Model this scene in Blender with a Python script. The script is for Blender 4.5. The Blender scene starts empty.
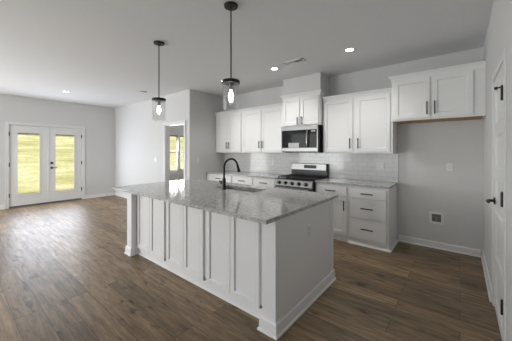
import bpy, bmesh, math, random
from mathutils import Vector, Matrix

random.seed(7)
S = bpy.context.scene
COL = S.collection
PI = math.pi

# ------------------------------------------------------------------ camera
cam_data = bpy.data.cameras.new('camera')
cam_data.sensor_width = 36.0
cam_data.lens = 251.43 / 512 * 36
cam_data.shift_y = -19.5 / 512
cam_data.clip_start = 0.02
cam = bpy.data.objects.new('camera', cam_data)
COL.objects.link(cam)
cam.location = (0, 0, 1.411)
cam.rotation_euler = (PI / 2, 0, math.radians(39.06))
S.camera = cam

# ------------------------------------------------------------------ world, sun, daylight, exposure
world = bpy.data.worlds.new('sky')
S.world = world
world.use_nodes = True
bg = world.node_tree.nodes['Background']
bg.inputs['Color'].default_value = (0.93, 0.97, 1.0, 1)
bg.inputs['Strength'].default_value = 1.2

sun_data = bpy.data.lights.new('sun', 'SUN')
sun_data.energy = 2.3
sun_data.angle = math.radians(2)
sun_data.color = (1.0, 0.96, 0.88)
sun = bpy.data.objects.new('sun', sun_data)
COL.objects.link(sun)
sun.rotation_euler = Vector((-0.62, -0.25, -0.75)).to_track_quat('-Z', 'Y').to_euler()


def daylight(name, loc, direction, w, h, energy, color=(0.95, 0.98, 1.0)):
    d = bpy.data.lights.new(name, 'AREA')
    d.shape = 'RECTANGLE'
    d.size = w
    d.size_y = h
    d.energy = energy
    d.color = color
    o = bpy.data.objects.new(name, d)
    COL.objects.link(o)
    o.location = loc
    o.rotation_euler = Vector(direction).to_track_quat('-Z', 'Z').to_euler()
    return o


# rear and side lamps added at guessed, unseen windows; the rest at visible glazing
daylight('added_rear_daylight', (-5.6, -3.42, 1.35), (0, 1, 0), 2.6, 1.9, 118)
daylight('added_rear_daylight_2', (-1.6, -3.42, 1.35), (0, 1, 0), 2.6, 1.9, 6)
daylight('added_side_daylight', (-8.52, -1.6, 1.35), (1, 0, 0), 2.4, 1.9, 88)
daylight('daylight_glazed_doors', (-8.585, 1.735, 1.10), (1, 0, 0), 1.2, 1.55, 38, (0.80, 0.86, 1.0))
daylight('daylight_study_window', (-8.70, 5.80, 1.32), (1, 0, -0.1), 0.95, 1.4, 125)

S.view_settings.view_transform = 'Standard'
S.view_settings.look = 'None'
S.view_settings.gamma = 1.0
S.view_settings.use_curve_mapping = False
S.view_settings.exposure = 0.1

# ------------------------------------------------------------------ dimensions
F, R, K, YL, XN, ZC = -8.606, 0.241, 4.483, 3.421, -4.685, 2.786
YB, YO, RE = -3.5, 7.2, 1.2        # rear wall, far wall of the room beyond, end of the right wall


# ------------------------------------------------------------------ materials
def new_mat(name):
    m = bpy.data.materials.new(name)
    m.use_nodes = True
    nt = m.node_tree
    b = nt.nodes['Principled BSDF']
    return m, nt, b


def lk(nt, a, b):
    nt.links.new(a, b)


def obj_coord(nt, scale=(1, 1, 1)):
    tc = nt.nodes.new('ShaderNodeTexCoord')
    mp = nt.nodes.new('ShaderNodeMapping')
    mp.inputs['Scale'].default_value = scale
    lk(nt, tc.outputs['Object'], mp.inputs['Vector'])
    return mp.outputs['Vector']


def noise(nt, vec, scale, detail=3, rough=0.5):
    n = nt.nodes.new('ShaderNodeTexNoise')
    n.inputs['Scale'].default_value = scale
    n.inputs['Detail'].default_value = detail
    n.inputs['Roughness'].default_value = rough
    lk(nt, vec, n.inputs['Vector'])
    return n.outputs['Fac']


def ramp(nt, fac, stops):
    r = nt.nodes.new('ShaderNodeValToRGB')
    els = r.color_ramp.elements
    while len(els) < len(stops):
        els.new(0.5)
    for e, (p, c) in zip(els, stops):
        e.position = p
        e.color = (c[0], c[1], c[2], 1)
    lk(nt, fac, r.inputs['Fac'])
    return r.outputs['Color']


def mix(nt, fac, a, b, mode='MIX'):
    m = nt.nodes.new('ShaderNodeMix')
    m.data_type = 'RGBA'
    m.blend_type = mode
    for s, v in ((m.inputs[0], fac), (m.inputs[6], a), (m.inputs[7], b)):
        if hasattr(v, 'links'):
            lk(nt, v, s)
        elif isinstance(v, (int, float)):
            s.default_value = v
        else:
            s.default_value = (v[0], v[1], v[2], 1)
    return m.outputs[2]


def bump(nt, b, h, strength, dist=0.01):
    n = nt.nodes.new('ShaderNodeBump')
    n.inputs['Strength'].default_value = strength
    n.inputs['Distance'].default_value = dist
    lk(nt, h, n.inputs['Height'])
    lk(nt, n.outputs['Normal'], b.inputs['Normal'])


def paint(name, c, rough=0.5, var=0.02, scale=40, bmp=0.0):
    m, nt, b = new_mat(name)
    v = obj_coord(nt)
    n = noise(nt, v, scale)
    lo = [max(0, x * (1 - var)) for x in c]
    hi = [x * (1 + var) for x in c]
    lk(nt, ramp(nt, n, [(0.3, lo), (0.7, hi)]), b.inputs['Base Color'])
    b.inputs['Roughness'].default_value = rough
    if bmp:
        bump(nt, b, noise(nt, v, 180, 2), bmp, 0.002)
    return m


M_WALL = paint('wall_paint', (0.66, 0.658, 0.652), 0.75, 0.012, 30, 0.06)
M_CEIL = paint('ceiling_paint', (0.78, 0.79, 0.80), 0.85, 0.012, 30, 0.08)
M_TRIM = paint('white_trim_paint', (0.78, 0.78, 0.775), 0.4, 0.01)
M_CAB = paint('white_cabinet_lacquer', (0.85, 0.85, 0.845), 0.38, 0.01)
M_ISL = paint('white_island_lacquer', (0.80, 0.80, 0.80), 0.4, 0.01)
M_PLATE = paint('white_plastic', (0.78, 0.78, 0.77), 0.35, 0.01)
M_SLOT = paint('dark_slot', (0.06, 0.06, 0.06), 0.6, 0.05)
M_BLACK = paint('matte_black_metal', (0.007, 0.007, 0.007), 0.45, 0.1)
M_PULL = paint('black_bar_pull_metal', (0.008, 0.008, 0.008), 0.42, 0.1)
M_IRON = paint('black_cast_iron', (0.015, 0.015, 0.015), 0.6, 0.15)
M_ENAMEL = paint('black_enamel', (0.012, 0.012, 0.013), 0.2, 0.1)
M_RAW = paint('raw_plywood', (0.42, 0.27, 0.13), 0.7, 0.15, 25)
M_GREY = paint('grey_blind_rail', (0.22, 0.22, 0.23), 0.5, 0.05)
M_DARKBLIND = paint('dark_blind_rail', (0.04, 0.04, 0.05), 0.5, 0.05)
M_REFL_DISPLAY = paint('pale_reflection_display', (0.55, 0.55, 0.55), 0.6, 0.12, 60)  # shared by the painted door reflection and the microwave display
M_GALV = paint('grey_valve_box_cavity', (0.15, 0.15, 0.15), 0.6, 0.3, 60)
M_SEALED = paint('grey_threshold', (0.12, 0.12, 0.12), 0.5, 0.05)


def steel(name, c, rough, axis):
    m, nt, b = new_mat(name)
    sc = [2, 2, 2]
    sc[axis] = 300
    n = noise(nt, obj_coord(nt, tuple(sc)), 1.0, 2)
    lk(nt, ramp(nt, n, [(0.3, [x * 0.88 for x in c]), (0.7, [x * 1.08 for x in c])]), b.inputs['Base Color'])
    b.inputs['Metallic'].default_value = 1.0
    b.inputs['Roughness'].default_value = rough
    return m


M_STEEL = steel('brushed_stainless_steel', (0.25, 0.247, 0.242), 0.34, 2)
M_SINK = steel('satin_sink_steel', (0.60, 0.60, 0.59), 0.3, 1)
M_CHROME = steel('dull_nickel', (0.5, 0.5, 0.49), 0.25, 2)


def dark_glass():
    m, nt, b = new_mat('dark_oven_glass')
    n = noise(nt, obj_coord(nt), 8)
    lk(nt, ramp(nt, n, [(0.3, (0.018, 0.018, 0.019)), (0.7, (0.03, 0.03, 0.031))]), b.inputs['Base Color'])
    b.inputs['Roughness'].default_value = 0.06
    b.inputs['IOR'].default_value = 1.18
    return m


M_DGLASS = dark_glass()


def clear_glass(name, tint, refl_lo, refl_hi):
    m, nt, b = new_mat(name)
    nt.nodes.remove(b)
    out = nt.nodes['Material Output']
    tr = nt.nodes.new('ShaderNodeBsdfTransparent')
    tr.inputs['Color'].default_value = (*tint, 1)
    gl = nt.nodes.new('ShaderNodeBsdfGlossy')
    gl.inputs['Roughness'].default_value = 0.02
    lw = nt.nodes.new('ShaderNodeLayerWeight')
    lw.inputs['Blend'].default_value = 0.35
    mr = nt.nodes.new('ShaderNodeMapRange')
    mr.inputs['To Min'].default_value = refl_lo
    mr.inputs['To Max'].default_value = refl_hi
    lk(nt, lw.outputs['Facing'], mr.inputs['Value'])
    ms = nt.nodes.new('ShaderNodeMixShader')
    lk(nt, mr.outputs['Result'], ms.inputs['Fac'])
    lk(nt, tr.outputs['BSDF'], ms.inputs[1])
    lk(nt, gl.outputs['BSDF'], ms.inputs[2])
    lk(nt, ms.outputs['Shader'], out.inputs['Surface'])
    return m


M_PANE = clear_glass('window_glass', (0.97, 0.98, 0.97), 0.04, 0.4)
M_SHADE = clear_glass('seeded_lamp_glass', (0.97, 0.97, 0.97), 0.05, 0.5)


def emit(name, c, s):
    m, nt, b = new_mat(name)
    b.inputs['Base Color'].default_value = (0.8, 0.8, 0.8, 1)
    b.inputs['Emission Color'].default_value = (*c, 1)
    b.inputs['Emission Strength'].default_value = s
    return m


M_LED = emit('led_diffuser', (1.0, 0.97, 0.92), 14)
M_BULB = emit('filament_bulb', (1.0, 0.96, 0.90), 17)
M_DISPLAY = emit('range_display', (0.6, 0.7, 0.8), 0.02)


def floor_mat():
    m, nt, b = new_mat('oak_plank_flooring')
    v = obj_coord(nt)
    br = nt.nodes.new('ShaderNodeTexBrick')
    br.offset = 0.37
    br.inputs['Scale'].default_value = 1.0
    br.inputs['Brick Width'].default_value = 1.22
    br.inputs['Row Height'].default_value = 0.18
    br.inputs['Mortar Size'].default_value = 0.0020
    br.inputs['Mortar Smooth'].default_value = 0.2
    br.inputs['Color1'].default_value = (0, 0, 0, 1)
    br.inputs['Color2'].default_value = (1, 1, 1, 1)
    br.inputs['Mortar'].default_value = (0.5, 0.5, 0.5, 1)
    lk(nt, v, br.inputs['Vector'])
    sep = nt.nodes.new('ShaderNodeSeparateColor')
    lk(nt, br.outputs['Color'], sep.inputs['Color'])
    rnd = sep.outputs['Red']
    # shift the grain per plank
    off = nt.nodes.new('ShaderNodeCombineXYZ')
    mul = nt.nodes.new('ShaderNodeMath')
    mul.operation = 'MULTIPLY'
    mul.inputs[1].default_value = 37.0
    lk(nt, rnd, mul.inputs[0])
    lk(nt, mul.outputs[0], off.inputs[0])
    lk(nt, mul.outputs[0], off.inputs[2])
    add = nt.nodes.new('ShaderNodeVectorMath')
    lk(nt, v, add.inputs[0])
    lk(nt, off.outputs[0], add.inputs[1])
    mp = nt.nodes.new('ShaderNodeMapping')
    mp.inputs['Scale'].default_value = (1.3, 11, 1)
    lk(nt, add.outputs[0], mp.inputs['Vector'])
    grain = noise(nt, mp.outputs['Vector'], 2.2, 6, 0.62)
    mp2 = nt.nodes.new('ShaderNodeMapping')
    mp2.inputs['Scale'].default_value = (5, 70, 1)
    lk(nt, add.outputs[0], mp2.inputs['Vector'])
    fine = noise(nt, mp2.outputs['Vector'], 2.0, 3, 0.5)
    mp3 = nt.nodes.new('ShaderNodeMapping')
    mp3.inputs['Scale'].default_value = (1.5, 5.0, 1)
    lk(nt, add.outputs[0], mp3.inputs['Vector'])
    knots = noise(nt, mp3.outputs['Vector'], 2.6, 2, 0.5)
    base = ramp(nt, grain, [(0.28, (0.112, 0.071, 0.036)), (0.5, (0.228, 0.155, 0.084)), (0.70, (0.33, 0.233, 0.136))])
    tone = ramp(nt, rnd, [(0.0, (0.66, 0.65, 0.64)), (1.0, (1.22, 1.21, 1.19))])
    c = mix(nt, 1.0, base, tone, 'MULTIPLY')
    f2 = ramp(nt, fine, [(0.3, (0.78, 0.78, 0.78)), (0.7, (1.12, 1.12, 1.12))])
    c = mix(nt, 1.0, c, f2, 'MULTIPLY')
    kn = ramp(nt, knots, [(0.62, (1, 1, 1)), (0.72, (0.34, 0.32, 0.30))])
    c = mix(nt, 1.0, c, kn, 'MULTIPLY')
    c = mix(nt, br.outputs['Fac'], c, (0.035, 0.025, 0.017))
    lk(nt, c, b.inputs['Base Color'])
    rr = ramp(nt, grain, [(0.3, (0.44, 0.44, 0.44)), (0.7, (0.36, 0.36, 0.36))])
    lk(nt, rr, b.inputs['Roughness'])
    bump(nt, b, fine, 0.12, 0.002)
    return m


def granite_mat():
    m, nt, b = new_mat('grey_speckled_granite')
    v = obj_coord(nt)
    n1 = noise(nt, v, 27, 6, 0.78)
    n2 = noise(nt, v, 70, 4, 0.7)
    vo = nt.nodes.new('ShaderNodeTexVoronoi')
    vo.inputs['Scale'].default_value = 95
    lk(nt, v, vo.inputs['Vector'])
    sep = nt.nodes.new('ShaderNodeSeparateColor')
    lk(nt, vo.outputs['Color'], sep.inputs['Color'])
    c = ramp(nt, n1, [(0.30, (0.25, 0.247, 0.24)), (0.48, (0.43, 0.426, 0.415)), (0.68, (0.60, 0.595, 0.58))])
    sp = ramp(nt, sep.outputs['Red'], [(0.0, (0.50, 0.49, 0.48)), (0.2, (0.92, 0.92, 0.92)), (0.8, (1.0, 1.0, 1.0)), (1.0, (1.35, 1.34, 1.32))])
    c = mix(nt, 1.0, c, sp, 'MULTIPLY')
    d = ramp(nt, n2, [(0.30, (0.45, 0.44, 0.43)), (0.42, (1, 1, 1))])
    c = mix(nt, 1.0, c, d, 'MULTIPLY')
    lk(nt, c, b.inputs['Base Color'])
    b.inputs['Roughness'].default_value = 0.10
    return m


def tile_mat():
    m, nt, b = new_mat('white_glazed_subway_tile')
    tc = nt.nodes.new('ShaderNodeTexCoord')
    sx = nt.nodes.new('ShaderNodeSeparateXYZ')
    cx = nt.nodes.new('ShaderNodeCombineXYZ')
    lk(nt, tc.outputs['Object'], sx.inputs[0])
    lk(nt, sx.outputs['X'], cx.inputs['X'])
    lk(nt, sx.outputs['Z'], cx.inputs['Y'])
    br = nt.nodes.new('ShaderNodeTexBrick')
    br.inputs['Scale'].default_value = 1.0
    br.inputs['Brick Width'].default_value = 0.152
    br.inputs['Row Height'].default_value = 0.0763
    br.inputs['Mortar Size'].default_value = 0.0016
    br.inputs['Mortar Smooth'].default_value = 0.3
    br.inputs['Color1'].default_value = (0.74, 0.74, 0.73, 1)
    br.inputs['Color2'].default_value = (0.70, 0.70, 0.69, 1)
    br.inputs['Mortar'].default_value = (0.40, 0.40, 0.39, 1)
    lk(nt, cx.outputs[0], br.inputs['Vector'])
    lk(nt, br.outputs['Color'], b.inputs['Base Color'])
    b.inputs['Roughness'].default_value = 0.10
    inv = nt.nodes.new('ShaderNodeMath')
    inv.operation = 'SUBTRACT'
    inv.inputs[0].default_value = 1.0
    lk(nt, br.outputs['Fac'], inv.inputs[1])
    wav = noise(nt, tc.outputs['Object'], 9, 2)
    ad = nt.nodes.new('ShaderNodeMath')
    ad.operation = 'ADD'
    lk(nt, inv.outputs[0], ad.inputs[0])
    lk(nt, wav, ad.inputs[1])
    bump(nt, b, ad.outputs[0], 0.25, 0.003)
    return m


def grass_mat():
    m, nt, b = new_mat('pale_spring_grass')
    n1 = noise(nt, obj_coord(nt, (0.9, 0.35, 2.0)), 1.2, 5, 0.65)
    n2 = noise(nt, obj_coord(nt), 9, 4, 0.6)
    c = ramp(nt, n1, [(0.36, (0.40, 0.385, 0.15)), (0.5, (0.57, 0.53, 0.26)), (0.62, (0.70, 0.64, 0.42))])
    c = mix(nt, 1.0, c, ramp(nt, n2, [(0.3, (0.8, 0.82, 0.75)), (0.7, (1.15, 1.12, 1.1))]), 'MULTIPLY')
    lk(nt, c, b.inputs['Base Color'])
    b.inputs['Roughness'].default_value = 0.9
    return m


M_FLOOR, M_GRANITE, M_TILE, M_GRASS = floor_mat(), granite_mat(), tile_mat(), grass_mat()


# ------------------------------------------------------------------ mesh helpers
class MB:
    """collects shapes (world coordinates) that become ONE mesh object"""

    def __init__(self, bevel=0.0):
        self.v, self.f, self.bev = [], [], bevel

    def raw(self, verts, faces):
        o = len(self.v)
        self.v += [tuple(p) for p in verts]
        self.f += [tuple(o + i for i in q) for q in faces]
        return self

    def box(self, x0, x1, y0, y1, z0, z1):
        x0, x1 = sorted((x0, x1)); y0, y1 = sorted((y0, y1)); z0, z1 = sorted((z0, z1))
        vs = [(x0, y0, z0), (x1, y0, z0), (x1, y1, z0), (x0, y1, z0), (x0, y0, z1), (x1, y0, z1), (x1, y1, z1), (x0, y1, z1)]
        fs = [(0, 3, 2, 1), (4, 5, 6, 7), (0, 1, 5, 4), (1, 2, 6, 5), (2, 3, 7, 6), (3, 0, 4, 7)]
        return self.raw(vs, fs)

    def mbox(self, m, u0, u1, v0, v1, w0, w1):
        p, q = m(u0, v0, w0), m(u1, v1, w1)
        return self.box(p[0], q[0], p[1], q[1], p[2], q[2])

    def loft(self, rings, cap=True, closed=True):
        n = len(rings[0])
        vs = [p for r in rings for p in r]
        fs = []
        for i in range(len(rings) - 1):
            for j in range(n if closed else n - 1):
                k = (j + 1) % n
                fs.append((i * n + j, i * n + k, (i + 1) * n + k, (i + 1) * n + j))
        if cap:
            fs.append(tuple(range(n))[::-1])
            fs.append(tuple((len(rings) - 1) * n + j for j in range(n)))
        return self.raw(vs, fs)

    def lathe(self, c, prof, axis=(0, 0, 1), n=28, cap=True):
        """prof: (radius, height along axis)"""
        a = Vector(axis).normalized()
        s = a.orthogonal().normalized()
        t = a.cross(s)
        c = Vector(c)
        rings = [[c + a * h + (s * math.cos(2 * PI * k / n) + t * math.sin(2 * PI * k / n)) * r for k in range(n)] for r, h in prof]
        return self.loft(rings, cap)

    def tube(self, pts, r, n=12, cap=True):
        pts = [Vector(p) for p in pts]
        rs = r if isinstance(r, (list, tuple)) else [r] * len(pts)
        rings = []
        s = None
        for i, p in enumerate(pts):
            d = (pts[min(i + 1, len(pts) - 1)] - pts[max(i - 1, 0)]).normalized()
            if s is None:
                s = d.orthogonal().normalized()
            else:
                s = (s - d * s.dot(d)).normalized()
            t = d.cross(s)
            rings.append([p + (s * math.cos(2 * PI * k / n) + t * math.sin(2 * PI * k / n)) * rs[i] for k in range(n)])
        return self.loft(rings, cap)

    def extrude(self, prof, a, b):
        """sweep a closed profile of 3-D points from offset a to offset b"""
        a, b = Vector(a), Vector(b)
        return self.loft([[Vector(p) + a for p in prof], [Vector(p) + b for p in prof]])

    def panelled(self, m, u0, u1, v0, v1, w0, w1, holes, rec=0.009, slope=0.008):
        """slab with sunken rectangular panels on its front (w1) side; holes stacked bottom to top"""
        self.mbox(m, u0, u1, v0, v1, w0, w1 - rec)
        wb = w1 - rec - 0.0005
        hu0, hu1 = min(h[0] for h in holes), max(h[1] for h in holes)
        self.mbox(m, u0, hu0, v0, v1, wb, w1)
        self.mbox(m, hu1, u1, v0, v1, wb, w1)
        edges = [v0] + [e for h in holes for e in (h[2], h[3])] + [v1]
        for i in range(0, len(edges), 2):
            self.mbox(m, hu0, hu1, edges[i], edges[i + 1], wb, w1)
        for a, b, c, d in holes:
            o = [m(a, c, w1), m(b, c, w1), m(b, d, w1), m(a, d, w1)]
            e = slope
            q = [m(a + e, c + e, w1 - rec + .0004), m(b - e, c + e, w1 - rec + .0004), m(b - e, d - e, w1 - rec + .0004), m(a + e, d - e, w1 - rec + .0004)]
            self.raw(o + q, [(0, 1, 5, 4), (1, 2, 6, 5), (2, 3, 7, 6), (3, 0, 4, 7)])
        return self

    def shaker(self, m, u0, u1, v0, v1, w0, w1, fr=0.055, rec=0.009):
        return self.panelled(m, u0, u1, v0, v1, w0, w1, [(u0 + fr, u1 - fr, v0 + fr, v1 - fr)], rec)

    def build(self, name, mat, parent=None, smooth=False):
        org = Vector((0, 0, 0))
        p = parent
        while p is not None:
            org += p.location
            p = p.parent
        me = bpy.data.meshes.new(name)
        me.from_pydata([tuple(Vector(q) - org) for q in self.v], [], self.f)
        bm = bmesh.new()
        bm.from_mesh(me)
        bmesh.ops.recalc_face_normals(bm, faces=bm.faces)
        bm.to_mesh(me)
        bm.free()
        me.materials.append(mat)
        if smooth:
            for q in me.polygons:
                q.use_smooth = True
            me.set_sharp_from_angle(angle=math.radians(38))
        o = bpy.data.objects.new(name, me)
        COL.objects.link(o)
        if parent is not None:
            o.parent = parent
        if self.bev:
            md = o.modifiers.new('bevel', 'BEVEL')
            md.width = self.bev
            md.segments = 2
            md.limit_method = 'ANGLE'
        return o


def tag(o, label, cat, group=None):
    o['label'] = label
    o['category'] = cat
    if group:
        o['group'] = group
    return o


def thing(name, loc, label, cat, group=None):
    o = bpy.data.objects.new(name, None)
    o.empty_display_size = 0.05
    COL.objects.link(o)
    o.location = loc
    return tag(o, label, cat, group)


def struct(o, label=None, cat=None):
    o['kind'] = 'structure'
    if label:
        tag(o, label, cat)
    return o


def copy_tree(o, parent=None):
    c = o.copy()
    COL.objects.link(c)
    c.parent = parent
    for ch in list(o.children):
        copy_tree(ch, c)
    return c


def face_front(y):                # a face that looks toward -Y
    return lambda u, v, w: (u, y - w, v)


def face_left(x):                 # a face that looks toward -X
    return lambda u, v, w: (x - w, u, v)


def face_right(x):                # a face that looks toward +X
    return lambda u, v, w: (x + w, u, v)


def bar_pull(parent, m, u, v, length, vertical, w0):
    b = MB()
    h = length / 2
    if vertical:
        b.tube([m(u, v - h, w0 + .03), m(u, v + h, w0 + .03)], 0.0078, 10)
        for s in (-1, 1):
            b.tube([m(u, v + s * h * .7, w0 - .001), m(u, v + s * h * .7, w0 + .03)], 0.005, 8)
    else:
        b.tube([m(u - h, v, w0 + .03), m(u + h, v, w0 + .03)], 0.0078, 10)
        for s in (-1, 1):
            b.tube([m(u + s * h * .7, v, w0 - .001), m(u + s * h * .7, v, w0 + .03)], 0.005, 8)
    return b.build('handle', M_PULL, parent, True)


# ------------------------------------------------------------------ the shell
T = 0.12
struct(MB().box(F - T, 3.2, YB - T, YO + T, -0.15, 0.0).build('floor', M_FLOOR), 'brown oak-look plank floor running through the room', 'floor')
struct(MB().box(F - T, 3.2, YB - T, YO + T, ZC, ZC + 0.15).build('ceiling', M_CEIL), 'flat painted ceiling over kitchen and living area', 'ceiling')


def holed_wall(m, u0, u1, z1, holes, t=T):
    """holes: (u0,u1,z0,z1) sorted by u"""
    b = MB()
    u = u0
    for a, c, z0, zt in holes:
        b.mbox(m, u, a, 0, z1, -t, 0)
        if z0 > 0:
            b.mbox(m, a, c, 0, z0, -t, 0)
        b.mbox(m, a, c, zt, z1, -t, 0)
        u = c
    b.mbox(m, u, u1, 0, z1, -t, 0)
    return b


FD0, FD1, FDZ = 0.965, 2.510, 2.085            # french door opening
W0, W1, WZ0, WZ1 = 5.30, 6.32, 0.60, 2.06      # window of the room beyond
struct(holed_wall(face_right(F), YB, YO, ZC, [(-2.8, -0.4, 0.4, 2.3), (FD0, FD1, 0, FDZ), (W0, W1, WZ0, WZ1)]).build('wall_left', M_WALL),
       'pale grey end wall holding the glazed double doors', 'wall')
DW0, DW1, DWZ = -5.672, -4.878, 2.05           # doorway in the living room wall
struct(holed_wall(face_front(YL), F, XN, ZC, [(DW0, DW1, 0, DWZ)]).build('wall_living', M_WALL),
       'pale grey wall with the open doorway left of the kitchen', 'wall')
struct(MB().box(XN - T, XN, YL + T, K + T, 0, ZC).box(XN - T, XN, K + T, YO, 0, ZC).build('wall_return', M_WALL), 'short grey wall closing the left end of the cabinets', 'wall')
struct(MB().box(XN, R + T, K, K + T, 0, ZC).build('wall_kitchen', M_WALL), 'grey kitchen wall behind the cabinets and range', 'wall')
RD0, RD1, RDZ = 2.420, 3.140, 2.045            # door opening in the right wall
struct(holed_wall(lambda u, v, w: (R - w, u, v), RE, K, ZC, [(RD0, RD1, 0, RDZ)]).build('wall_right', M_WALL), 'grey side wall with the panelled door at right', 'wall')
bw = holed_wall(lambda u, v, w: (u, YB + w, v), F, 3.2, ZC, [(-6.9, -4.3, 0.4, 2.3), (-2.9, -0.3, 0.4, 2.3)])
struct(bw.build('wall_rear', M_WALL))
struct(MB().box(3.08, 3.2, YB, RE, 0, ZC).box(R + T, 3.2, RE, RE + T, 0, ZC).build('wall_entry', M_WALL))
struct(MB().box(F, XN, YO, YO + T, 0, ZC).build('wall_far', M_WALL))
struct(MB().box(-2.665, -1.893, 4.118, K - .001, 2.474, ZC - .001).build('wall_bulkhead', M_WALL), 'boxed vent chase between the microwave cabinet and ceiling', 'bulkhead')

# frames of guessed, unseen windows behind the photographer, added as daylight source
for i, (a, c) in enumerate(((-6.9, -4.3), (-2.9, -0.3))):
    b = MB()
    for u in (a, (a + c) / 2, c - .05):
        b.box(u, u + .05, YB - .1, YB - .04, .4, 2.3)
    for z in (.4, 2.25):
        b.box(a, c, YB - .1, YB - .04, z, z + .05)
    struct(b.build('window_%d' % (i + 2), M_TRIM))
b = MB()
for u in (-2.8, -1.62, -0.45):
    b.box(F - .1, F - .04, u, u + .05, .4, 2.3)
for z in (.4, 2.25):
    b.box(F - .1, F - .04, -2.8, -0.4, z, z + .05)
struct(b.build('window_4', M_TRIM))  # unseen side window, added to bring in daylight


def baseboard(name, m, u0, u1, h=0.095):
    b = MB()
    prof = [(0, 0), (.026, 0), (.024, .012), (.016, .02), (.014, h - .012), (.008, h), (0, h)]
    b.extrude([m(0, v, w) for w, v in prof], Vector(m(u0, 0, 0)) - Vector(m(0, 0, 0)), Vector(m(u1, 0, 0)) - Vector(m(0, 0, 0)))
    return struct(b.build(name, M_TRIM), None)


baseboard('baseboard_left', face_right(F + .0005), YB, FD0 - .062)
baseboard('baseboard_corner', face_right(F + .0005), FD1 + .062, YL - .001)
baseboard('baseboard_living', face_front(YL - .0005), F + .03, DW0 - .062)
baseboard('baseboard_doorway', face_front(YL - .0005), DW1 + .062, XN + .02)
baseboard('baseboard_return', face_right(XN + .0005), YL, 3.86)
baseboard('baseboard_kitchen', face_front(K - .0005), -0.755, R - .03)
baseboard('baseboard_right', face_left(R - .0005), RD1 + .062, K - .001)
baseboard('baseboard_near', face_left(R - .0005), RE, RD0 - .062)


def casing(name, m, u0, u1, zt, w=0.062, t=0.018, label=None, bead=.005):
    b = MB()
    for a, c in ((u0 - w, u0), (u1, u1 + w)):
        b.mbox(m, a, c, 0, zt, 0.0005, t)
        b.mbox(m, a - .001 if a < u0 else c - .014, a + .014 if a < u0 else c + .001, 0, zt + w + .001, .0006, t + bead)
    b.mbox(m, u0 - w, u1 + w, zt, zt + w, 0.0005, t)
    b.mbox(m, u0 - w + .0135, u1 + w - .0135, zt + w - .014, zt + w + .001, .0006, t + bead)
    # jamb lining in the wall thickness
    for a, c in ((u0, u0 + .012), (u1 - .012, u1)):
        b.mbox(m, a, c, 0, zt, -T, 0.0005)
    b.mbox(m, u0, u1, zt - .012, zt, -T, 0.0005)
    return struct(b.build(name, M_TRIM), label, 'trim' if label else None)


casing('trim_1', face_right(F), FD0, FD1, FDZ - .015, label='white casing around the glazed double doors')
casing('trim_2', face_front(YL), DW0, DW1, DWZ - .005, label='white casing around the open doorway')
casing('trim_3', face_left(R), RD0, RD1, RDZ, t=.010, bead=.002, label='white casing around the panelled door at right')

# ------------------------------------------------------------------ glazed double doors
mF = face_right(F)


def hinge_at(parent, m, u, z, w, h=0.095):
    b = MB()
    b.tube([m(u, z - h / 2, w), m(u, z + h / 2, w)], 0.008, 10)
    b.tube([m(u, z + h / 2, w), m(u, z + h / 2 + .008, w)], 0.005, 8)
    b.mbox(m, u - .014, u + .014, z - h / 2, z + h / 2, w - .012, w - .006)
    return b.build('hinge', M_BLACK, parent, True)


def lever_set(parent, m, u, z, w, du, name='lever_handle'):
    b = MB()
    o, a = Vector(m(u, z, w)), Vector(m(u, z, w + 1)) - Vector(m(u, z, w))
    b.lathe(o, [(.001, 0), (.031, 0), (.031, .006), (.027, .010), (.012, .012), (.012, .045)], a, 24)
    b.tube([m(u, z, w + .042), m(u + du * .2, z, w + .052), m(u + du, z, w + .052), m(u + du * 1.05, z, w + .046)], [.011, .0105, .009, .008], 12)
    return b.build(name, M_BLACK, parent, True)


def french_leaf(name, u0, u1, g0, g1, hu, label):
    root = thing(name, mF(0, 0, 0), label, 'door')
    root['kind'] = 'structure'
    z0, z1, gz0, gz1, w0, w1 = .036, 2.056, .305, 1.875, -.062, -.018
    b = MB()
    b.mbox(mF, u0, g0, z0, z1, w0, w1).mbox(mF, g1, u1, z0, z1, w0, w1)
    b.mbox(mF, g0, g1, z0, gz0, w0, w1).mbox(mF, g0, g1, gz1, z1, w0, w1)
    b.build('leaf', M_TRIM, root)
    b = MB()
    e = .022
    for (a, c, d, f) in ((g0 - e, g0 + .004, gz0 - e, gz1 + e), (g1 - .004, g1 + e, gz0 - e, gz1 + e), (g0, g1, gz0 - e, gz0 + .004), (g0, g1, gz1 - .004, gz1 + e)):
        b.mbox(mF, a, c, d, f, w1, w1 + .012)
    b.build('glazing_frame', M_TRIM, root)
    MB().mbox(mF, g0 + .001, g1 - .001, gz0 + .001, gz1 - .001, -.043, -.038).build('glass_pane', M_PANE, root)
    b = MB()
    b.mbox(mF, g0 + .006, g1 - .006, gz1 - .034, gz1 - .006, -.036, -.019)
    for k in range(4):
        b.mbox(mF, g0 + .008, g1 - .008, gz1 - .041 - k * .005, gz1 - .038 - k * .005, -.034, -.021)
    b.build('blind_headrail', M_GREY, root)
    for z in (1.83, 1.067, .304):
        hinge_at(root, mF, hu, z, .004)
    return root


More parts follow.
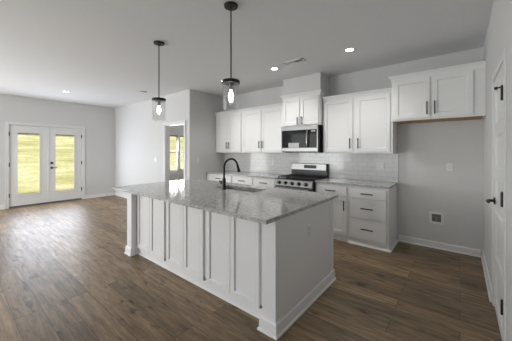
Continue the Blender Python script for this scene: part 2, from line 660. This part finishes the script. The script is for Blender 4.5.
dl = french_leaf('door_1', .980, 1.735, 1.125, 1.560, .972, 'left leaf of the white glazed double doors, wall side hinges at far left')
dr = french_leaf('door_2', 1.741, 2.496, 1.887, 2.325, 2.503, 'right leaf of the white glazed double doors, with black lever and deadbolt')
MB().mbox(mF, 1.722, 1.757, .036, 2.056, -.018, -.006).build('astragal', M_TRIM, dl)
lever_set(dr, mF, 1.812, .955, -.018, .10)
b = MB()
b.lathe(mF(1.812, 1.085, -.018), [(.001, 0), (.030, 0), (.030, .012), (.026, .018), (.001, .018)], (1, 0, 0), 24)
b.mbox(mF, 1.806, 1.818, 1.067, 1.103, 0, .016)
b.build('deadbolt', M_BLACK, dr, True)
struct(MB().mbox(mF, FD0 + .012, FD1 - .012, 0, .030, -T, .012).build('trim_4', M_SEALED), 'dark threshold under the glazed double doors', 'threshold')

# ------------------------------------------------------------------ window in the room beyond
win = thing('window_1', mF(5.80, WZ0, 0), 'white double window seen through the open doorway', 'window')
win['kind'] = 'structure'
b = MB()
for u in (W0, 5.755, W1 - .04):
    b.mbox(mF, u, u + (.09 if u == 5.755 else .04), WZ0, WZ1, -.10, -.02)
b.mbox(mF, W0, W1, WZ0, WZ0 + .04, -.10, -.02).mbox(mF, W0, W1, WZ1 - .04, WZ1, -.10, -.02)
b.build('window_frame', M_TRIM, win)
b = MB()
b.mbox(mF, W0 - .05, W1 + .05, WZ0 - .02, WZ0, -.1, .03).mbox(mF, W0 - .03, W1 + .03, WZ0 - .09, WZ0 - .02, .0005, .015)
b.build('window_sill', M_TRIM, win)
for a, c in ((W0 + .04, 5.755), (5.845, W1 - .04)):
    for z0, z1, w in ((WZ0 + .04, 1.37, -.06), (1.34, WZ1 - .04, -.085)):
        b = MB()
        for (p, q, r, s) in ((a, a + .03, z0, z1), (c - .03, c, z0, z1), (a, c, z0, z0 + .035), (a, c, z1 - .03, z1)):
            b.mbox(mF, p, q, r, s, w - .012, w + .012)
        sash = b.build('sash', M_TRIM, win)
        MB().mbox(mF, a + .03, c - .03, z0 + .035, z1 - .03, w - .003, w + .003).build('glass_pane', M_PANE, sash)
    MB().mbox(mF, a + .005, c - .005, WZ1 - .085, WZ1 - .042, -.042, -.012).build('blind_headrail', M_DARKBLIND, win)
    MB(.003).mbox(mF, a + .03, a + .075, .665, .70, -.048, -.022).build('sash_lift', M_DARKBLIND, win)

# ------------------------------------------------------------------ grassy bank outside
nx, ny = 40, 60
vs, fs = [], []
for i in range(nx + 1):
    for j in range(ny + 1):
        x = F - .35 - i * 0.9
        y = -22 + j * 1.0
        t = max(0, -x - 9.6)
        z = -.25 + .16 * t + .004 * t * t + .10 * math.sin(y * .5 + i * .3) * min(1, t * .2)
        vs.append((x, y, z))
for i in range(nx):
    for j in range(ny):
        a = i * (ny + 1) + j
        fs.append((a, a + 1, a + ny + 2, a + ny + 1))
bank = MB().raw(vs, fs).build('grassy_bank', M_GRASS, None, True)
struct(bank, 'sunlit grassy bank outside the glazed doors', 'ground')

# ------------------------------------------------------------------ kitchen island
isl = thing('kitchen_island', (-2.334, 2.14, 0), 'white panelled kitchen island standing in the middle of the floor', 'kitchen island')
IX0, IX1, IY0, IY1, IZ = -3.580, -1.088, 1.578, 2.703, 0.884
YP = 1.672
b = MB()
b.box(IX0 + .02, IX1 - .02, YP, YP + .018, 0.0, IZ)                 # panelled side
b.box(IX0 + .02, IX1 - .02, IY1 - .02, IY1, 0.10, IZ)               # sink side
b.box(IX0 + .02, IX1 - .02, IY1 - .09, IY1 - .075, 0.0, .10)        # toe kick
b.box(IX0 + .02, IX0 + .04, YP, IY1, 0.0, IZ)
b.box(IX1 - .04, IX1 - .02, YP, IY1, 0.0, IZ)
b.box(IX0 + .02, IX1 - .02, YP, IY1 - .08, 0.09, .11)
b.build('carcass', M_ISL, isl)
mI = face_front(YP)
for k in range(3):
    a = -3.462 + k * .727
    for j in range(2):
        u0 = a + .022 + j * .340
        MB(.0015).shaker(mI, u0, u0 + .335, .085, .868, .0005, .023, .050, .013).build('door_panel', M_ISL, isl)
for x0, x1 in ((IX0, IX0 + .130), (IX1 - .131, IX1)):
    MB(.002).box(x0, x1, IY0, YP - .0005, 0, IZ - .001).build('post', M_ISL, isl)
MB().box(IX1 - .0195, IX1 - .006, YP, IY1 - .09, 0, IZ - .035).build('end_panel', M_ISL, isl)
MB(.0015).box(IX1 - .0195, IX1, IY1 - .09, IY1, 0, IZ - .001).box(IX1 - .0195, IX1, YP, IY1 - .09, IZ - .042, IZ - .001).build('end_trim', M_ISL, isl)
MB().box(IX0, IX0 + .0195, YP, IY1, 0, IZ - .001).build('end_panel', M_ISL, isl)


def wrap_base(pts, h=0.105):
    """baseboard with shoe running along a polyline (outside on the right-hand side)"""
    prof = [(0, 0), (.030, 0), (.028, .012), (.018, .020), (.016, h - .014), (.008, h), (0, h)]
    b = MB()
    P = [Vector((p[0], p[1])) for p in pts]
    rings = []
    for i, p in enumerate(P):
        ds = []
        if i > 0:
            ds.append((P[i] - P[i - 1]).normalized())
        if i < len(P) - 1:
            ds.append((P[i + 1] - P[i]).normalized())
        ns = [Vector((d.y, -d.x)) for d in ds]
        n = ns[0] if len(ns) == 1 else (ns[0] + ns[1]) / (1 + ns[0].dot(ns[1]))
        rings.append([(p.x + n.x * w, p.y + n.y * w, v) for w, v in prof])
    return b.loft(rings)


wrap_base([(IX1 - .131, YP), (IX1 - .131, IY0), (IX1, IY0), (IX1, IY1)]).build('base_moulding', M_ISL, isl)
wrap_base([(IX0, IY1), (IX0, IY0), (IX0 + .130, IY0), (IX0 + .130, YP)]).build('base_moulding', M_ISL, isl)
b = MB()
b.extrude([(0, YP, 0), (0, YP - .016, 0), (0, YP - .014, .010), (0, YP - .006, .018), (0, YP, .018)], (IX0 + .158, 0, 0), (IX1 - .160, 0, 0))
b.build('shoe_moulding', M_ISL, isl)
# small cabinet fronts on the sink side
mB = lambda u, v, w: (u, IY1 + w, v)
for k in range(4):
    u0 = IX0 + .05 + k * .60
    d = MB(.0015).shaker(mB, u0, u0 + .59, .12, .86, .0005, .02).build('door', M_ISL, isl)
    bar_pull(d, mB, u0 + (.55 if k % 2 == 0 else .04), .76, .13, True, .02)

# island worktop with the sink cut-out
SX0, SX1, SY0, SY1 = -2.62, -1.92, 2.325, 2.59
CX0, CX1, CY0, CY1, CZ = -3.725, -1.076, 1.440, 2.811, .915
b = MB()
z0 = IZ + .0005
ring_o = [(CX0, CY0), (CX1, CY0), (CX1, CY1), (CX0, CY1)]
ring_i = [(SX0, SY0), (SX1, SY0), (SX1, SY1), (SX0, SY1)]
vs = []
for z, e in ((z0, 0), (CZ - .003, 0), (CZ, .003)):
    vs += [(x + (e if i in (0, 3) else -e), y + (e if i < 2 else -e), z) for i, (x, y) in enumerate(ring_o)]
vs += [(x, y, CZ) for x, y in ring_i] + [(x, y, z0) for x, y in ring_i]
fs = []
for lo, hi in ((0, 4), (4, 8), (8, 12), (12, 16), (16, 0)):
    for j in range(4):
        k = (j + 1) % 4
        fs.append((lo + j, lo + k, hi + k, hi + j))
b.raw(vs, fs)
tag(b.build('island_worktop', M_GRANITE), 'large grey speckled granite worktop on the island', 'worktop')

sink = thing('kitchen_sink', ((SX0 + SX1) / 2, (SY0 + SY1) / 2, .73), 'undermount stainless steel sink let into the island worktop', 'sink')
b = MB(.004)
e, zb, zr = .012, .73, IZ - .001
b.box(SX0 - e, SX1 + e, SY0 - e, SY1 + e, zb, zb + .004)
b.box(SX0 - e, SX0 - .004, SY0 - e, SY1 + e, zb, zr).box(SX1 + .004, SX1 + e, SY0 - e, SY1 + e, zb, zr)
b.box(SX0 - e, SX1 + e, SY0 - e, SY0 - .004, zb, zr).box(SX0 - e, SX1 + e, SY1 + .004, SY1 + e, zb, zr)
b.build('basin', M_SINK, sink)
MB().lathe(((SX0 + SX1) / 2, (SY0 + SY1) / 2, zb + .004), [(.045, 0), (.045, .003), (.032, .004), (.030, .001), (.001, .001)], n=24).build('drain', M_CHROME, sink, True)

fx, fy = -2.368, 2.262
fau = thing('kitchen_faucet', (fx, fy, CZ), 'matte black gooseneck faucet standing on the island worktop', 'faucet')
MB().lathe((fx, fy, CZ + .0005), [(.001, 0), (.028, 0), (.028, .006), (.024, .010), (.0235, .13), (.020, .142), (.0135, .150), (.001, .15)]).build('base', M_BLACK, fau, True)
pts = [(fx, fy, CZ + .14), (fx, fy, CZ + .28)]
rad = .128
for k in range(0, 17):
    a = PI - k * PI / 16 * 0.93
    pts.append((fx, fy + rad + rad * math.cos(a), CZ + .275 + rad * .90 * math.sin(a)))
MB().tube(pts, .0135, 14).build('spout', M_BLACK, fau, True)
e0 = Vector(pts[-1]); d0 = (Vector(pts[-1]) - Vector(pts[-2])).normalized()
MB().lathe(e0 - d0 * .005, [(.0145, 0), (.017, .01), (.0175, .06), (.022, .085), (.022, .10), (.016, .104), (.001, .104)], d0, 20).build('spray_head', M_BLACK, fau, True)
b = MB()
b.tube([(fx - .015, fy, CZ + .085), (fx - .055, fy, CZ + .088)], [.023, .021], 16)
b.tube([(fx - .05, fy, CZ + .088), (fx - .068, fy - .002, CZ + .094), (fx - .085, fy - .006, CZ + .108)], [.012, .010, .007], 12)
b.build('lever', M_BLACK, fau, True)


# ------------------------------------------------------------------ electrical plates
def outlet(name, m, u, v, kind, label, cat, gangs=1, loc_w=0.0, group=None):
    root = thing(name, m(u, v, loc_w), label, cat, group)
    w = .035 + .023 * (gangs - 1)
    MB(.002).mbox(m, u - w, u + w, v - .058, v + .058, loc_w + .0005, loc_w + .006).build('plate', M_PLATE, root)
    for g in range(gangs):
        uc = u + (g - (gangs - 1) / 2) * .046
        if kind[g] == 'o':
            for s in (-.02, .02):
                b = MB(.001).mbox(m, uc - .016, uc + .016, v + s - .013, v + s + .013, loc_w + .0055, loc_w + .0075)
                so = b.build('socket', M_PLATE, root)
                b = MB()
                for q in (-.006, .006):
                    b.mbox(m, uc + q - .0012, uc + q + .0012, v + s - .003, v + s + .006, loc_w + .0074, loc_w + .0079)
                b.mbox(m, uc - .002, uc + .002, v + s - .009, v + s - .006, loc_w + .0074, loc_w + .0079)
                b.build('slots', M_SLOT, so)
        else:
            MB(.001).mbox(m, uc - .016, uc + .016, v - .033, v + .033, loc_w + .0055, loc_w + .0085).build('rocker', M_PLATE, root)
    return root


mK = face_front(K)
TILE = 0.008
outlet('wall_outlet', mK, -.116, 1.185, 'o', 'white duplex outlet high on the bare refrigerator wall', 'outlet')
outlet('wall_outlet', mK, -1.576, 1.165, 'o', 'single outlet on the tile backsplash, nearer the range', 'outlet', 1, TILE + .001)
outlet('wall_outlet', mK, -1.010, 1.165, 'os', 'two-gang outlet and switch plate on the backsplash near its right end', 'outlet', 2, TILE + .001)
outlet('wall_outlet', mK, -3.15, 1.165, 'o', 'outlet on the tile backsplash left of the range', 'outlet', 1, TILE + .001)
outlet('island_outlet', face_right(IX1 - .006), 2.135, .665, 'o', 'white outlet on the end panel of the island', 'outlet')
outlet('light_switch', face_front(YL), -6.13, 1.18, 'ss', 'white switch plate on the wall left of the open doorway', 'switch', 2)
outlet('light_switch', face_right(XN), 3.653, 1.20, 's', 'white switch on the short wall between doorway and kitchen cabinets', 'switch')
vb = thing('valve_box', mK(-.266, .439, 0), 'recessed icemaker valve box low on the bare refrigerator wall', 'valve box')
b = MB(.0015)
for (a, c, z0, z1) in ((-.085, -.055, -.085, .085), (.055, .085, -.085, .085), (-.055, .055, .055, .085), (-.055, .055, -.085, -.055)):
    b.mbox(mK, -.266 + a, -.266 + c, .439 + z0, .439 + z1, .0005, .010)
b.build('frame', M_PLATE, vb)
MB().mbox(mK, -.322, -.210, .383, .495, .0005, .002).build('cavity', M_GALV, vb)
b = MB()
b.tube([mK(-.266, .40, .004), mK(-.266, .44, .004)], .006, 10).tube([mK(-.285, .448, .005), mK(-.247, .448, .005)], .005, 10)
b.build('valve', M_CHROME, vb, True)

# ------------------------------------------------------------------ base cabinets along the kitchen wall
YD = 3.912        # face of the base cabinets
KB = K - .0105    # backs stand against the tile
mD = face_front(YD)


def base_cabinet(u0, u1, layout, label, end_right=False, front_fill=0.0):
    root = thing('base_cabinet', ((u0 + u1) / 2, (YD + K) / 2, 0), label, 'cabinet', 'base cabinets along the kitchen wall')
    MB(.001).box(u0 + .0006, u1 - .0006, YD, K - .002, 0.085, .8835).build('body', M_CAB, root)
    MB().box(u0 + .0006, u1 - .0006, YD + .004, YD + .02, 0, .085).build('toe_board', M_CAB, root)
    if end_right:
        b = MB().box(u1 - .02, u1 - .0006, YD + .02, K - .02, 0, .085)
        b.build('side_panel', M_CAB, root)
        wrap_base([(u0 + .001, YD + .004), (u1, YD + .004), (u1, K - .03)], .030).build('shoe_moulding', M_CAB, root)
    for kind, a, c, z0, z1, hx, hz in layout:
        if kind == 'drawer':
            d = MB(.0025).mbox(mD, a, c, z0, z1, .0005, .020).build('drawer', M_CAB, root)
            bar_pull(d, mD, (a + c) / 2, hz, .17, False, .020)
        else:
            d = MB(.0015).shaker(mD, a, c, z0, z1, .0005, .020, .057).build('door', M_CAB, root)
            bar_pull(d, mD, hx, hz, .15, True, .020)
    return root


RX0, RX1 = -2.655, -1.893           # the range
base_cabinet(-1.885, -1.335, [('drawer', -1.862, -1.362, .708, .848, 0, .780), ('door', -1.862, -1.362, .105, .690, -1.395, .565)],
             'white base cabinet with one drawer over a door, beside the range')
base_cabinet(-1.335, -.775, [('drawer', -1.312, -.805, .708, .848, 0, .778), ('drawer', -1.312, -.805, .405, .690, 0, .560), ('drawer', -1.312, -.805, .102, .387, 0, .255)],
             'white three-drawer base cabinet at the right end of the worktop', True)
base_cabinet(-4.683, -3.825, [('drawer', -4.640, -3.852, .715, .862, 0, .79), ('door', -4.640, -4.250, .105, .697, -4.283, .6), ('door', -4.244, -3.852, .105, .697, -4.211, .6)],
             'white base cabinet in the left corner with one wide drawer', False)
base_cabinet(-3.825, -2.664, [('drawer', -3.798, -3.262, .715, .862, 0, .79), ('drawer', -3.230, -2.690, .715, .862, 0, .79),
                              ('door', -3.798, -3.262, .105, .697, -3.295, .6), ('door', -3.230, -2.690, .105, .697, -3.197, .6)],
             'white base cabinet left of the range with two drawers side by side', False)

tag(MB(.003).box(-1.889, -.760, 3.882, KB, .8842, .915).build('worktop', M_GRANITE), 'short granite worktop right of the range', 'worktop')
tag(MB(.003).box(-4.6835, -2.659, 3.882, KB, .8842, .915).build('worktop', M_GRANITE), 'granite worktop along the wall left of the range', 'worktop')

bs = MB()
bs.box(-4.684, -.762, K - TILE, K - .0005, .9155, 1.3715)
bs.box(-2.66, -1.885, K - TILE, K - .0005, .86, .9155)
bs = tag(bs.build('tile_backsplash', M_TILE), 'white subway tile backsplash between worktop and wall cabinets', 'backsplash')
MB().box(-.762, -.757, K - TILE - .002, K - .0005, .9155, 1.3715).build('edge_strip', M_CHROME, bs)

# ------------------------------------------------------------------ wall cabinets


def crown(parent, x0, x1, yf, z0, z1, left, right, yb=K - .002):
    out = z1 - z0
    prof = [(0, 0), (.006, 0), (.010, out * .25), (.026, out * .7), (.040, out * .8), (.042, out), (0, out)]
    P = []
    if left:
        P.append((x0, yb))
    P += [(x0, yf), (x1, yf)]
    if right:
        P.append((x1, yb))
    b = MB()
    V = [Vector(p) for p in P]
    rings = []
    for i, p in enumerate(V):
        ds = []
        if i > 0:
            ds.append((V[i] - V[i - 1]).normalized())
        if i < len(V) - 1:
            ds.append((V[i + 1] - V[i]).normalized())
        ns = [Vector((d.y, -d.x)) for d in ds]
        n = ns[0] if len(ns) == 1 else (ns[0] + ns[1]) / (1 + ns[0].dot(ns[1]))
        rings.append([(p.x + n.x * w, p.y + n.y * w, z0 + v) for w, v in prof])
    b.loft(rings)
    return b.build('crown_moulding', M_CAB, parent)


def wall_cabinet(u0, u1, yf, z0, z1, zc, doors, label, crown_sides=(False, False), hz=None, hl=.12, fr=.055, under=None):
    root = thing('wall_cabinet', ((u0 + u1) / 2, (yf + K) / 2, z0), label, 'cabinet', 'wall cabinets')
    m = face_front(yf)
    MB(.001).box(u0 + .0006, u1 - .0006, yf, K - .002, z0, z1).build('body', M_CAB, root)
    for a, c, d0, d1, hx in doors:
        d = MB(.0015).shaker(m, a, c, d0, d1, .0005, .020, fr).build('door', M_CAB, root)
        bar_pull(d, m, hx, hz, hl, True, .020)
    crown(root, u0 + .0006, u1 - .0006, yf, z1 - .018, zc, *crown_sides)
    if under:
        MB().box(u0 + .02, u1 - .02, yf + .02, K - .004, z0 - .004, z0 - .0005).build('raw_underside', under, root)
    return root


YU = 4.190
wall_cabinet(-4.683, -3.812, YU, 1.372, 2.300, 2.352, [(-4.640, -4.232, 1.392, 2.268, -4.262), (-4.226, -3.826, 1.392, 2.268, -4.196)],
             'white two-door wall cabinet in the left corner of the kitchen', hz=1.545, hl=.15)
wall_cabinet(-3.812, -2.668, YU, 1.372, 2.300, 2.352, [(-3.790, -3.255, 1.392, 2.268, -3.288), (-3.235, -2.695, 1.392, 2.268, -3.202)],
             'white two-door wall cabinet just left of the microwave', hz=1.545, hl=.15)
wall_cabinet(-1.878, -.776, YU, 1.372, 2.300, 2.352, [(-1.850, -1.362, 1.400, 2.268, -1.397), (-1.302, -.812, 1.400, 2.268, -1.268)],
             'white two-door wall cabinet just right of the microwave', hz=1.535, hl=.17)
wall_cabinet(-2.664, -1.890, 4.098, 1.873, 2.418, 2.472, [(-2.640, -2.286, 1.892, 2.392, -2.318), (-2.266, -1.914, 1.892, 2.392, -2.234)],
             'short white wall cabinet above the microwave', (True, True), hz=1.965, hl=.14)
wall_cabinet(-.768, R - .002, 4.062, 1.836, 2.425, 2.482, [(-.735, -.312, 1.862, 2.398, -.340), (-.285, .125, 1.862, 2.398, -.256)],
             'white wall cabinet over the empty refrigerator space at right', (True, False), hz=1.985, hl=.17, under=M_RAW)

# ------------------------------------------------------------------ microwave
mw = thing('microwave_oven', (-2.277, 4.28, 1.385), 'stainless over-the-range microwave under the short wall cabinet', 'microwave')
X0, X1, YM, Z0, Z1 = -2.664, -1.906, 4.072, 1.385, 1.866
MB(.002).box(X0, X1, YM, K - .01, Z0, Z1).build('housing', M_ENAMEL, mw)
mM = face_front(YM)
b = MB(.003)
b.mbox(mM, X0, X1, Z1 - .075, Z1, .0005, .028).mbox(mM, X0, X1, Z0 + .018, Z0 + .085, .0005, .028)
b.mbox(mM, X0, X0 + .022, Z0 + .018, Z1, .0005, .0275).mbox(mM, X1 - .022, X1, Z0 + .018, Z1, .0005, .0275)
b.build('front_frame', M_STEEL, mw)
MB().mbox(mM, X0 + .022, X1 - .205, Z0 + .085, Z1 - .075, .0005, .024).build('door_glass', M_DGLASS, mw)
MB().mbox(mM, X1 - .200, X1 - .022, Z0 + .085, Z1 - .075, .0005, .024).build('control_panel', M_DGLASS, mw)
MB().mbox(mM, X1 - .13, X1 - .05, Z1 - .112, Z1 - .090, .024, .0245).build('display', M_REFL_DISPLAY, mw)
b = MB()
b.tube([mM(X1 - .195, Z0 + .10, .026), mM(X1 - .195, Z0 + .11, .055), mM(X1 - .195, Z0 + .16, .066), mM(X1 - .195, Z1 - .15, .066), mM(X1 - .195, Z1 - .10, .055), mM(X1 - .195, Z1 - .09, .026)], .012, 12)
b.build('handle', M_CHROME, mw, True)
MB().mbox(mM, -2.50, -2.28, Z0 + .088, Z0 + .175, .0241, .0248).build('painted_reflection', M_REFL_DISPLAY, mw)  # reflection in the door glass, painted as a pale sheet
b = MB()
for k in range(14):
    b.mbox(mM, X0 + .05 + k * .046, X0 + .085 + k * .046, Z0 + .001, Z0 + .016, .0005, .012)
b.build('vent_grille', M_ENAMEL, mw)

# ------------------------------------------------------------------ range
rg = thing('gas_range', ((RX0 + RX1) / 2, 4.15, 0), 'stainless gas range with black grates between the base cabinets', 'range')
YR = 3.835
MB(.002).box(RX0, RX1, YR, K - .012, .07, .900).build('body', M_ENAMEL, rg)
for x in (RX0 + .05, RX1 - .05):
    for y in (YR + .06, K - .10):
        MB().lathe((x, y, 0), [(.02, 0), (.02, .01), (.014, .014), (.014, .071)], n=14).build('foot', M_IRON, rg, True)
mR = face_front(YR)
b = MB()
# sloped control panel
prof = [(0, YR - .045, .788), (0, YR - .048, .795), (0, YR - .022, .895), (0, YR - .006, .905), (0, YR, .905), (0, YR, .788)]
b.extrude(prof, (RX0, 0, 0), (RX1, 0, 0))
b.build('control_panel', M_STEEL, rg)
nrm = Vector((0, -.100, .026)).normalized()
for k in range(5):
    x = RX0 + .115 + k * (RX1 - RX0 - .23) / 4
    c = Vector((x, YR - .037, .845)) + nrm * .0
    kb = MB().lathe(c, [(.001, 0), (.031, 0), (.031, .006), (.026, .008), (.024, .034), (.020, .038), (.001, .038)], nrm, 24).build('knob', M_PULL, rg, True)
    MB().box(x - .004, x + .004, YR - .082, YR - .075, .826, .870).build('grip', M_CHROME, kb)
d = MB(.003).mbox(mR, RX0 + .004, RX1 - .004, .255, .780, .0005, .040).build('oven_door', M_STEEL, rg)
MB().mbox(mR, RX0 + .10, RX1 - .10, .34, .60, .040, .042).build('oven_window', M_DGLASS, d)
b = MB()
b.tube([mR(RX0 + .04, .757, .088), mR(RX1 - .04, .757, .088)], .013, 12)
for x in (RX0 + .07, RX1 - .07):
    b.tube([mR(x, .757, .039), mR(x, .757, .088)], .010, 10)
b.build('oven_handle', M_STEEL, d, True)
MB(.003).mbox(mR, RX0 + .004, RX1 - .004, .085, .245, .0005, .036).build('lower_drawer', M_STEEL, rg)
MB(.002).box(RX0, RX1, YR, 4.385, .900, .914).build('cooktop', M_ENAMEL, rg)
for cx, cy in ((-2.48, 4.00), (-2.48, 4.26), (-2.274, 4.13), (-2.07, 4.00), (-2.07, 4.26)):
    MB().lathe((cx, cy, .914), [(.045, 0), (.045, .008), (.032, .010), (.032, .016), (.001, .017)], n=20).build('burner', M_IRON, rg, True)
for gx0, gx1 in ((RX0 + .02, RX0 + .265), (RX0 + .270, RX1 - .270), (RX1 - .265, RX1 - .02)):
    b = MB()
    zg = .935
    for y in (3.91, 4.13, 4.35):
        b.box(gx0, gx1, y - .007, y + .007, zg, zg + .012)
    for x in (gx0 + .007, (gx0 + gx1) / 2, gx1 - .007):
        b.box(x - .007, x + .007, 3.905, 4.355, zg, zg + .012)
    for y in (4.0, 4.26):
        b.box(gx0 + .03, gx1 - .03, y - .005, y + .005, zg, zg + .010)
    for x in (gx0 + .008, gx1 - .008):
        for y in (3.912, 4.348):
            b.box(x - .008, x + .008, y - .007, y + .007, .9142, zg)
    b.build('grate', M_IRON, rg)
YG = 4.415
MB(.003).box(RX0, RX1, YG, K - .0095, .900, 1.172).build('backguard', M_ENAMEL, rg)
b = MB(.004)
b.extrude([(0, YG - .0005, 1.035), (0, YG - .026, 1.045), (0, YG - .018, 1.166), (0, YG - .0005, 1.172)], (RX0 + .012, 0, 0), (RX1 - .012, 0, 0))
b.build('backguard_face', M_STEEL, rg)
MB().raw([(-2.36, YG - .0255, 1.078), (-2.10, YG - .0255, 1.078), (-2.10, YG - .0215, 1.142), (-2.36, YG - .0215, 1.142),
          (-2.36, YG - .02, 1.078), (-2.10, YG - .02, 1.078), (-2.10, YG - .016, 1.142), (-2.36, YG - .016, 1.142)],
         [(0, 1, 2, 3), (4, 7, 6, 5), (0, 4, 5, 1), (1, 5, 6, 2), (2, 6, 7, 3), (3, 7, 4, 0)]).build('display', M_DGLASS, rg)

# ------------------------------------------------------------------ panelled door in the right wall
mRt = face_left(R)
d3 = thing('door_3', (R, 2.82, 0), 'white panelled door with black lever in the right wall', 'door')
d3['kind'] = 'structure'
u0, u1, z0, z1 = RD0 + .014, RD1 - .014, .012, RDZ - .015
n = 5
st, rl = .105, .10
ph = (z1 - z0 - rl * (n + 1)) / n
holes = [(u0 + st, u1 - st, z0 + rl + k * (ph + rl), z0 + rl + k * (ph + rl) + ph) for k in range(n)]
MB(.0015).panelled(mRt, u0, u1, z0, z1, -.034, .001, holes, .011, .016).build('leaf', M_TRIM, d3)
for z in (1.812, 1.072, .325):
    hinge_at(d3, mRt, RD0 + .010, z, .015, .098)
lever_set(d3, mRt, 3.045, .972, .001, -.11)
b = MB()
b.tube([mRt(RD0 + .012, 1.856, .018), mRt(RD0 + .04, 1.856, .040)], .005, 10).lathe(mRt(RD0 + .04, 1.856, .040), [(.011, -.004), (.011, .010), (.001, .011)], (-1, .4, 0), 14)
b.build('hinge_pin_stop', M_BLACK, d3, True)
ds = thing('door_stop', mF(3.16, .06, .0145), 'small door stop on the baseboard right of the glazed doors', 'door stop')
b = MB().tube([mF(3.16, .05, .0155), mF(3.16, .05, .07)], .006, 10).lathe(mF(3.16, .05, .07), [(.010, 0), (.010, .014), (.001, .015)], (1, 0, 0), 14)
b.build('spring', M_CHROME, ds, True)


# ------------------------------------------------------------------ pendants
def pendant(x, y, label):
    root = thing('pendant_light', (x, y, ZC), label, 'pendant lamp', 'pendant lights over the island')
    MB().lathe((x, y, ZC - .0005), [(.001, 0), (.064, 0), (.066, -.008), (.062, -.020), (.016, -.024), (.012, -.036), (.001, -.036)], n=32).build('canopy', M_BLACK, root, True)
    MB().tube([(x, y, ZC - .03), (x, y, 2.085)], .0065, 12).build('rod', M_BLACK, root, True)
    MB().lathe((x, y, 2.045), [(.001, .045), (.016, .045), (.018, .034), (.079, .030), (.084, .022), (.084, .002), (.079, 0), (.001, 0)], n=36).build('shade_holder', M_BLACK, root, True)
    MB().lathe((x, y, 2.045), [(.020, .001), (.020, -.055), (.015, -.061), (.001, -.061)], n=20).build('socket', M_CHROME, root, True)
    MB().lathe((x, y, 1.985), [(.012, 0), (.013, -.012), (.021, -.038), (.025, -.056), (.023, -.074), (.014, -.088), (.001, -.092)], n=20).build('bulb', M_BULB, root, True)
    b = MB()
    r0, r1, zt, zb = .0725, .0755, 2.045, 1.795
    nseg = 40
    rings = [[(x + r * math.cos(2 * PI * k / nseg), y + r * math.sin(2 * PI * k / nseg), z) for k in range(nseg)] for r, z in ((r1, zt - .001), (r1, zb), (r0, zb), (r0, zt - .001))]
    b.loft(rings, cap=False)
    b.build('glass_shade', M_SHADE, root, True)
    return root


pendant(-1.676, 1.691, 'black pendant lamp with clear glass cylinder, the nearer one over the island')
pendant(-2.964, 1.700, 'black pendant lamp with clear glass cylinder, the farther one over the island')

# ------------------------------------------------------------------ recessed lights
def downlight(x, y, label):
    root = thing('recessed_light', (x, y, ZC), label, 'ceiling light', 'recessed ceiling lights')
    MB().lathe((x, y, ZC - .0005), [(.050, 0), (.082, 0), (.082, -.003), (.072, -.006), (.050, -.006)], n=32, cap=False).build('trim_ring', M_PLATE, root, True)
    MB().lathe((x, y, ZC - .0007), [(.001, 0), (.052, 0), (.052, -.0035), (.001, -.0035)], n=28).build('diffuser', M_LED, root, True)
    ld = bpy.data.lights.new('downlight_beam', 'SPOT')
    ld.energy = 30
    ld.spot_size = math.radians(130)
    ld.spot_blend = .7
    ld.color = (1.0, .98, .95)
    ld.shadow_soft_size = .05
    lo = bpy.data.objects.new('downlight_beam', ld)
    COL.objects.link(lo)
    lo.parent = root
    lo.location = (0, 0, -.02)
    return root


downlight(-1.163, 3.444, 'lit recessed ceiling light nearest the refrigerator space')
downlight(-2.402, 3.449, 'lit recessed ceiling light beside the ceiling vent in front of the microwave')
downlight(-3.590, 3.430, 'lit recessed ceiling light behind the nearer pendant lamp')
downlight(-7.073, 1.745, 'lit recessed ceiling light above the living area near the glazed doors')

sd = thing('smoke_detector', (-5.69, 2.867, ZC), 'round white smoke detector on the ceiling beside the farther pendant', 'smoke detector')
MB().lathe((-5.69, 2.867, ZC - .0005), [(.001, 0), (.075, 0), (.075, -.010), (.068, -.024), (.045, -.034), (.001, -.036)], n=32).build('cover', M_PLATE, sd, True)
MB().lathe((-5.69, 2.867, ZC - .012), [(.0765, 0), (.0765, -.005), (.070, -.006), (.070, .001)], n=32, cap=False).build('vent_ring', M_SLOT, sd, True)

va = thing('ceiling_vent', (-1.98, 3.37, ZC), 'white rectangular air register in the kitchen ceiling', 'vent')
b = MB(.001)
vx0, vx1, vy0, vy1 = -2.15, -1.81, 3.30, 3.44
for (a, c, d, e) in ((vx0, vx0 + .025, vy0, vy1), (vx1 - .025, vx1, vy0, vy1), (vx0, vx1, vy0, vy0 + .025), (vx0, vx1, vy1 - .025, vy1)):
    b.box(a, c, d, e, ZC - .009, ZC - .0006)
b.build('frame', M_PLATE, va)
MB().box(vx0 + .025, vx1 - .025, vy0 + .025, vy1 - .025, ZC - .002, ZC - .0006).build('backing', M_SLOT, va)
b = MB()
for k in range(13):
    x = vx0 + .037 + k * .0222
    s = .007 if k < 7 else -.007
    b.raw([(x - s, vy0 + .025, ZC - .009), (x + s, vy0 + .025, ZC - .003), (x + s, vy1 - .025, ZC - .003), (x - s, vy1 - .025, ZC - .009),
           (x - s + .001, vy0 + .025, ZC - .009), (x + s + .001, vy0 + .025, ZC - .003), (x + s + .001, vy1 - .025, ZC - .003), (x - s + .001, vy1 - .025, ZC - .009)],
          [(0, 1, 2, 3), (4, 7, 6, 5), (0, 3, 7, 4), (1, 5, 6, 2), (0, 4, 5, 1), (3, 2, 6, 7)])
b.build('louvres', M_PLATE, va)
